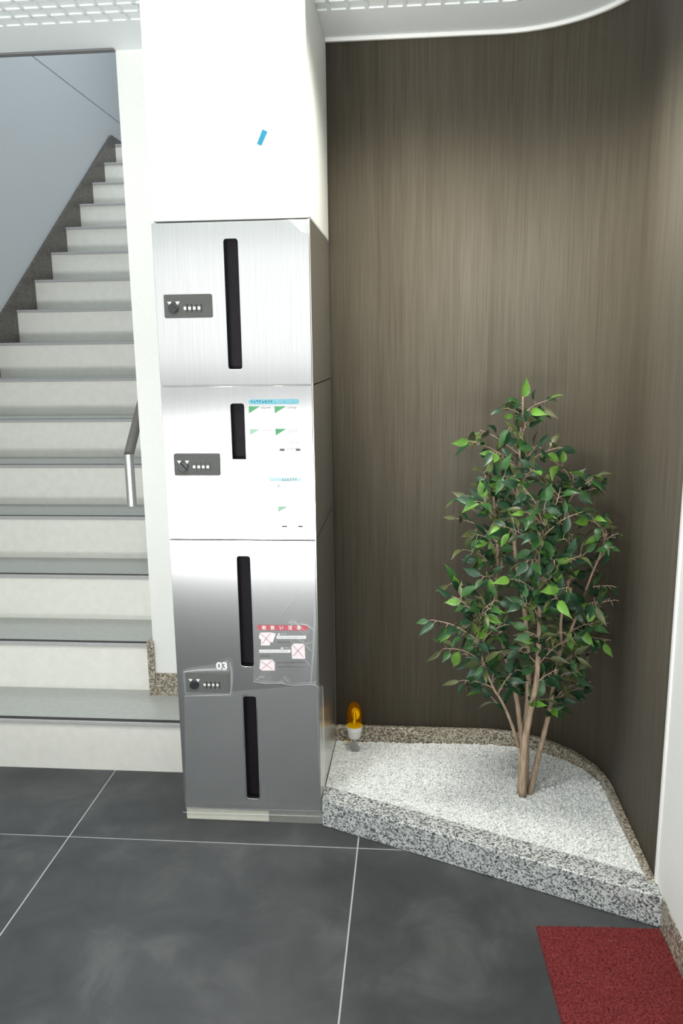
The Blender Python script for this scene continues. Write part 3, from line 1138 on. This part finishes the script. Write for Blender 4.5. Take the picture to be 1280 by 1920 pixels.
# ------------------------------------------------------------------ warning beacon
bp = on_z(664, 1390, 0.030)
BX, BY = bp.x, 2.565
BX = on_y(664.5, 1372, BY).x
zb0 = gravel_z(BX, BY)
z_base0 = on_y(664, 1383, BY).z
z_dome0 = on_y(664, 1360, BY).z
z_top = on_y(664, 1317, BY).z
beacon = empty('warning_beacon', (BX, BY, zb0))
tag(beacon, 'small amber warning beacon on a white base standing in the gravel', 'beacon')
MB().lathe([(0.006, zb0 - 0.012), (0.006, z_base0 + 0.003)], 16, (BX, BY, 0)).build('stake', 'beacon_stem', beacon, smooth=False)
hb = z_dome0 - z_base0
MB().lathe([(0.010, z_base0), (0.0195, z_base0 + 0.002), (0.0232, z_base0 + 0.25 * hb), (0.0240, z_base0 + 0.60 * hb), (0.0272, z_base0 + 0.68 * hb), (0.0275, z_dome0), (0.020, z_dome0 + 0.001)], 32, (BX, BY, 0)).build('base', 'beacon_white', beacon)
hd = z_top - z_dome0
prof = [(0.0268, z_dome0 + 0.0005), (0.0268, z_dome0 + 0.45 * hd), (0.0255, z_dome0 + 0.66 * hd), (0.022, z_dome0 + 0.82 * hd), (0.015, z_dome0 + 0.94 * hd), (0.007, z_dome0 + 0.99 * hd), (0.0008, z_top)]
inner = [(max(0.0005, r_ - 0.002), min(z_, z_top - 0.002)) for r_, z_ in reversed(prof)]
dome = MB().lathe(prof + inner, 32, (BX, BY, 0)).build('dome', 'amber', beacon, smooth=True)
# curved mirror that turns behind the bulb, and the bulb holder
rf_ = MB()
vs, fs = [], []
for i in range(9):
    for j in range(7):
        a = math.radians(-60 + 120 * i / 8)
        b = math.radians(-65 + 130 * j / 6)
        vs.append((BX + 0.004 + 0.017 * math.cos(b) * math.sin(a), BY + 0.013 * math.cos(a) * math.cos(b) - 0.001, z_dome0 + 0.5 * hd + 0.024 * math.sin(b)))
for i in range(8):
    for j in range(6):
        k0 = i * 7 + j
        fs.append((k0, k0 + 1, k0 + 8, k0 + 7))
rf_.add(vs, fs).build('mirror', 'reflector', beacon, smooth=True)
MB().lathe([(0.008, z_dome0 - 0.001), (0.008, z_dome0 + 0.2 * hd), (0.005, z_dome0 + 0.25 * hd), (0.007, z_dome0 + 0.42 * hd), (0.004, z_dome0 + 0.58 * hd), (0.0005, z_dome0 + 0.6 * hd)], 16, (BX, BY, 0)).build('bulb', 'reflector', beacon, smooth=True)

# ------------------------------------------------------------------ doormat
mat_rot = math.radians(2.0)
mo = Vector((0.310, 1.763, 0))
ux = Vector((math.cos(mat_rot), math.sin(mat_rot), 0))
uy = Vector((math.sin(mat_rot), -math.cos(mat_rot), 0))
MWD, MLN = 0.298, 0.80


def mp(a, b, z):
    p = mo + ux * a + uy * b
    return (p.x, p.y, z)


mt_ = MB().add([mp(0, 0, 0.0005), mp(MWD, 0, 0.0005), mp(MWD, MLN, 0.0005), mp(0, MLN, 0.0005), mp(0.002, 0.002, 0.007), mp(MWD - 0.002, 0.002, 0.007), mp(MWD - 0.002, MLN, 0.007), mp(0.002, MLN, 0.007)],
               [(0, 1, 2, 3), (7, 6, 5, 4), (0, 4, 5, 1), (1, 5, 6, 2), (2, 6, 7, 3), (3, 7, 4, 0)])
doormat = mt_.build('doormat', 'mat_red')
tag(doormat, 'dark red pile doormat on the slate floor by the right wall', 'mat')
pv, pfc = [], []
for q in range(26000):
    a, b = rg.uniform(0.001, MWD - 0.001), rg.uniform(0.001, MLN - 0.001)
    x, y, z = mp(a, b, 0.0065)
    w_ = rg.uniform(0.0008, 0.0016)
    an = rg.uniform(0, 6.283)
    dx, dy = w_ * math.cos(an), w_ * math.sin(an)
    h_ = rg.uniform(0.002, 0.0045)
    o_ = len(pv)
    pv += [(x - dx, y - dy, z), (x + dx, y + dy, z), (x + rg.uniform(-0.002, 0.002), y + rg.uniform(-0.002, 0.002), z + h_)]
    pfc.append((o_, o_ + 1, o_ + 2))
me = bpy.data.meshes.new('pile')
me.from_pydata(pv, [], pfc)
me.materials.append(MATS['pile_red'])
tag(link('pile', me, doormat), kind='stuff')

# ------------------------------------------------------------------ artificial ficus tree
base = on_z(983, 1488, 0.058)
PYD = base.y
tree = empty('ficus_tree', (base.x, base.y, gravel_z(base.x, base.y)))
tag(tree, 'slender artificial ficus tree with several thin trunks planted in white gravel', 'tree')


def T(x, y, d=0.0):
    """Point on the tree at depth PYD + d (d < 0: nearer), kept inside the walls."""
    p = on_y(x, y, PYD + d)
    if arc_out(p.x, p.y, 0.03):
        for k_ in range(30):
            d -= 0.02
            p = on_y(x, y, PYD + d)
            if not arc_out(p.x, p.y, 0.03):
                break
    return p


def smooth_path(pts, n=5):
    out = []
    P = [pts[0]] + list(pts) + [pts[-1]]
    for i in range(1, len(P) - 2):
        for k_ in range(n):
            t = k_ / n
            a, b, c, d = P[i - 1], P[i], P[i + 1], P[i + 2]
            out.append(0.5 * ((2 * b) + (-a + c) * t + (2 * a - 5 * b + 4 * c - d) * t * t + (-a + 3 * b - 3 * c + d) * t ** 3))
    out.append(pts[-1])
    return out


stem_defs = [
    # pixels and depth offset, radius at foot and tip
    ([(974, 1492, 0.0), (977, 1394, 0.0), (973, 1345, 0.01), (966, 1299, 0.02), (953, 1253, 0.03), (941, 1198, 0.04), (930, 1109, 0.05), (933, 1050, 0.05), (930, 995, 0.05), (925, 930, 0.05)], 0.0095, 0.003),
    ([(979, 1492, -0.02), (983, 1404, -0.03), (993, 1339, -0.04), (1005, 1280, -0.05), (1010, 1198, -0.06), (1011, 1152, -0.06), (1010, 1090, -0.06), (1012, 1040, -0.07), (1018, 990, -0.08)], 0.0125, 0.003),
    ([(986, 1492, 0.02), (985, 1378, 0.02), (990, 1312, 0.02), (990, 1247, 0.02), (987, 1181, 0.02), (980, 1120, 0.02), (965, 1028, 0.02), (968, 946, 0.02), (974, 884, 0.02), (974, 831, 0.02), (980, 765, 0.02), (979, 728, 0.02)], 0.012, 0.0022),
    ([(993, 1490, -0.005), (1006, 1430, 0.01), (1023, 1362, 0.03), (1031, 1329, 0.04), (1039, 1273, 0.05), (1051, 1214, 0.06), (1052, 1158, 0.06), (1070, 1060, 0.07), (1062, 960, 0.07), (1075, 925, 0.06)], 0.0098, 0.0025),
    ([(972, 1400, 0.0), (963, 1370, -0.02), (950, 1335, -0.03), (937, 1309, -0.05), (925, 1290, -0.06), (905, 1240, -0.07), (893, 1180, -0.07)], 0.006, 0.0022),
    ([(1048, 1230, 0.06), (1075, 1170, 0.04), (1095, 1115, 0.04), (1111, 1072, 0.04), (1125, 1040, 0.04), (1138, 1000, 0.04)], 0.005, 0.002),
]
stem_pts = []
for pts, ra, rb2 in stem_defs:
    P = smooth_path([T(*p) for p in pts], 5)
    n = len(P)
    rads = [ra + (rb2 - ra) * (i / (n - 1)) ** 0.8 for i in range(n)]
    rads = [r_ * (1 + 0.08 * math.sin(i * 2.3)) for i, r_ in enumerate(rads)]
    MB().tube(P, rads, 9).build('trunk', 'bark', tree, smooth=True)
    stem_pts += P

# leaf meshes: a creased, drooping blade with a drawn-out tip
LEAF_ROWS = [(0.0, 0.03), (0.14, 0.17), (0.32, 0.235), (0.52, 0.22), (0.70, 0.145), (0.84, 0.06), (1.0, 0.004)]


def leaf_geo(curl, fold, twist):
    vs, fs = [], []
    for (t, w) in LEAF_ROWS:
        zc = -curl * t * t
        tw = twist * t
        for s_ in (-1, 0, 1):
            x = s_ * w
            z = zc + abs(s_) * w * fold
            vs.append((x * math.cos(tw), t, z + x * math.sin(tw)))
    for i in range(len(LEAF_ROWS) - 1):
        for k_ in range(2):
            a = 3 * i + k_
            fs.append((a, a + 1, a + 4, a + 3))
    return vs, fs


leaf_shapes = [leaf_geo(0.18, 0.35, 0.1), leaf_geo(0.35, 0.5, -0.2), leaf_geo(0.05, 0.25, 0.25), leaf_geo(0.5, 0.3, 0.0)]
leaf_kinds = ['leaf_dark', 'leaf_mid', 'leaf_light', 'leaf_olive']
leaf_mesh = {}
for si, (vs, fs) in enumerate(leaf_shapes):
    for mk in leaf_kinds:
        me = bpy.data.meshes.new('leaf')
        me.from_pydata(vs, [], fs)
        me.materials.append(MATS[mk])
        me.polygons.foreach_set('use_smooth', [True] * len(me.polygons))
        leaf_mesh[(si, mk)] = me

sprays = [
    # tip pixel, depth offset, leaves, share of light leaves
    (979, 752, .02, 6, .3), (948, 765, .0, 8, .5), (1022, 752, .0, 7, .6), (1000, 790, .05, 6, .3), (955, 800, -.04, 6, .3), (985, 800, -.05, 7, .2),
    (882, 826, -.02, 12, .3), (900, 806, .03, 9, .3), (925, 845, -.06, 11, .3), (1050, 838, -.02, 11, .3), (1035, 862, .05, 10, .25), (1010, 830, -.07, 9, .2), (960, 855, .07, 8, .1),
    (905, 885, -.05, 12, .25), (945, 890, -.10, 12, .25), (1000, 880, -.10, 11, .2), (1020, 905, .10, 9, .1), (975, 910, -.12, 12, .2),
    (862, 932, -.02, 11, .35), (895, 940, -.10, 10, .25), (1112, 895, .02, 14, .25), (1075, 890, .06, 12, .2), (1050, 915, -.02, 12, .15), (1125, 915, .06, 8, .15), (1090, 960, -.08, 12, .3), (1105, 975, .0, 8, .2),
    (935, 945, .08, 9, .1), (1020, 950, -.10, 12, .15), (985, 960, -.14, 12, .15), (1045, 975, .06, 12, .1),
    (858, 972, .04, 9, .2), (885, 1000, -.06, 11, .25), (940, 985, -.12, 12, .3), (1015, 1000, -.15, 13, .25), (1060, 1010, -.08, 13, .2), (1160, 1000, .0, 11, .4), (1135, 985, .08, 9, .2), (1150, 1025, -.06, 9, .2),
    (868, 1030, -.04, 10, .4), (905, 1050, .06, 10, .15), (945, 1040, .02, 10, .1), (990, 1050, -.16, 13, .2), (1040, 1050, -.14, 12, .25), (1095, 1040, -.10, 12, .25), (1115, 1055, .08, 9, .1),
    (905, 1082, -.10, 10, .2), (960, 1085, -.12, 11, .15), (1030, 1085, -.16, 12, .2), (1075, 1085, .04, 11, .1), (1145, 1098, -.04, 13, .35), (1155, 1125, .04, 11, .3), (1120, 1130, -.10, 12, .25),
    (845, 1092, -.02, 11, .2), (808, 1162, -.06, 9, .35), (855, 1120, -.10, 12, .35), (885, 1118, .04, 10, .2), (930, 1125, -.12, 12, .4), (920, 1140, -.16, 10, .35), (980, 1130, -.14, 11, .1), (1045, 1120, -.16, 12, .35), (1065, 1100, -.18, 10, .2),
    (880, 1160, -.06, 11, .15), (950, 1170, -.10, 12, .15), (1010, 1150, .06, 9, .1), (1080, 1150, .06, 12, .1), (1105, 1172, -.06, 13, .3), (1140, 1200, .0, 11, .3), (1095, 1190, .08, 10, .1),
    (830, 1216, -.06, 10, .3), (890, 1200, -.10, 11, .3), (870, 1225, .02, 10, .1), (945, 1215, .05, 9, .15), (975, 1215, -.12, 10, .15), (1025, 1215, .05, 9, .1), (1075, 1225, -.02, 11, .15), (1115, 1222, .06, 8, .15),
    (905, 1245, -.10, 11, .25), (868, 1275, -.06, 10, .15), (900, 1288, .04, 9, .1), (940, 1260, .06, 10, .15), (970, 1255, -.08, 10, .2), (1045, 1255, -.06, 12, .1), (1085, 1260, -.02, 11, .1), (1090, 1290, .05, 8, .1),
    (1012, 1310, -.05, 6, .4), (1035, 1325, .0, 9, .15), (1020, 1280, .07, 9, .1), (960, 1285, .05, 8, .1), (1060, 1185, -.14, 10, .3), (990, 1185, -.14, 9, .3),
]
rl = random.Random(21)
leaves = []          # (matrix, shape, material, depth)
twigs = MB()
for (px_, py_, dd, nl, light) in sprays + [(x + rl.uniform(-22, 22), y + rl.uniform(-18, 22), d + 0.09, max(5, n - 3), l * 0.5) for (x, y, d, n, l) in sprays[14::2] if 890 < x < 1110 and y < 1270]:
    tip = T(px_, py_, dd)
    # leave the nearest trunk point that lies below the tip
    best, bd = None, 1e9
    for s_ in stem_pts:
        if s_.z < tip.z - 0.02 and s_.z > 0.28:
            d = (s_ - tip).length + 0.6 * abs((tip.z - s_.z) - 0.10)
            if d < bd:
                bd, best = d, s_
    if best is None:
        best = stem_pts[0]
    L = (tip - best).length
    mid = best.lerp(tip, 0.5) + Vector((rl.uniform(-.012, .012), rl.uniform(-.012, .012), 0.10 * L))
    path = smooth_path([best, mid, tip], 5)
    twigs.tube(path, [0.0021 - 0.0013 * i / (len(path) - 1) for i in range(len(path))], 5)
    start = max(0.0, 1 - 0.15 / max(L, 0.05))
    for q in range(nl):
        t = start + (1 - start) * (q + 0.6) / nl
        f = t * (len(path) - 1)
        i0 = min(int(f), len(path) - 2)
        p = path[i0].lerp(path[i0 + 1], f - i0)
        tan = (path[i0 + 1] - path[i0]).normalized()
        az = rl.uniform(0, 6.283) if q < nl - 1 else 0
        side = tan.orthogonal().normalized()
        side = Matrix.Rotation(az, 3, tan) @ side
        fwd = (tan * rl.uniform(0.25, 0.9) + side * (0.9 if q < nl - 1 else 0.15) + Vector((0, 0, -rl.uniform(0.0, 0.45)))).normalized()
        pet = rl.uniform(0.008, 0.018)
        q0 = p + fwd * pet
        twigs.tube([p, q0], [0.0009, 0.0007], 4)
        ln = rl.uniform(0.034, 0.058)
        nrm = (Vector((0, -0.55, 0.75)) + Vector((rl.uniform(-1, 1), rl.uniform(-.9, .9), rl.uniform(-.9, .6)))).normalized()
        xax = fwd.cross(nrm)
        if xax.length < 0.1:
            xax = fwd.orthogonal()
        xax.normalize()
        zax = xax.cross(fwd).normalized()
        end = q0 + fwd * ln
        if arc_out(end.x, end.y, 0.02) or arc_out(q0.x, q0.y, 0.01):
            continue
        wid = rl.uniform(0.85, 1.12)
        M = Matrix((( xax.x * ln * wid, fwd.x * ln, zax.x * ln, q0.x), (xax.y * ln * wid, fwd.y * ln, zax.y * ln, q0.y), (xax.z * ln * wid, fwd.z * ln, zax.z * ln, q0.z), (0, 0, 0, 1)))
        rr = rl.random()
        mk = 'leaf_light' if rr < light * 0.42 else ('leaf_olive' if rr > 0.80 else ('leaf_mid' if rl.random() < 0.4 else 'leaf_dark'))
        if mk == 'leaf_olive':
            M = M @ Matrix.Diagonal((0.72, 1.08, 1.0, 1.0))
        facing = abs(zax.dot((q0 - CAM).normalized()))
        leaves.append((M, rl.randrange(4), mk, q0.y - 0.12 * facing - ln))
tag(twigs.build('twigs', 'bark', tree), kind='stuff')
leaves.sort(key=lambda l: l[3])
for (M, si, mk, _) in leaves[:300]:
    o = bpy.data.objects.new('leaf', leaf_mesh[(si, mk)])
    C.objects.link(o)
    o.parent = tree
    o.matrix_parent_inverse = Matrix.Translation(-Vector(tree.location))
    o.matrix_basis = M
rest = {'v': [], 'f': [], 'm': []}
for (M, si, mk, _) in leaves[300:]:
    vs, fs = leaf_shapes[si]
    o_ = len(rest['v'])
    rest['v'] += [tuple(M @ Vector(v)) for v in vs]
    rest['f'] += [tuple(i + o_ for i in f) for f in fs]
    rest['m'] += [leaf_kinds.index(mk)] * len(fs)
me = bpy.data.meshes.new('foliage')
me.from_pydata(rest['v'], [], rest['f'])
for mk in leaf_kinds:
    me.materials.append(MATS[mk])
me.polygons.foreach_set('material_index', rest['m'])
me.polygons.foreach_set('use_smooth', [True] * len(me.polygons))
tag(link('foliage', me, tree), kind='stuff')
print('leaves', len(leaves))
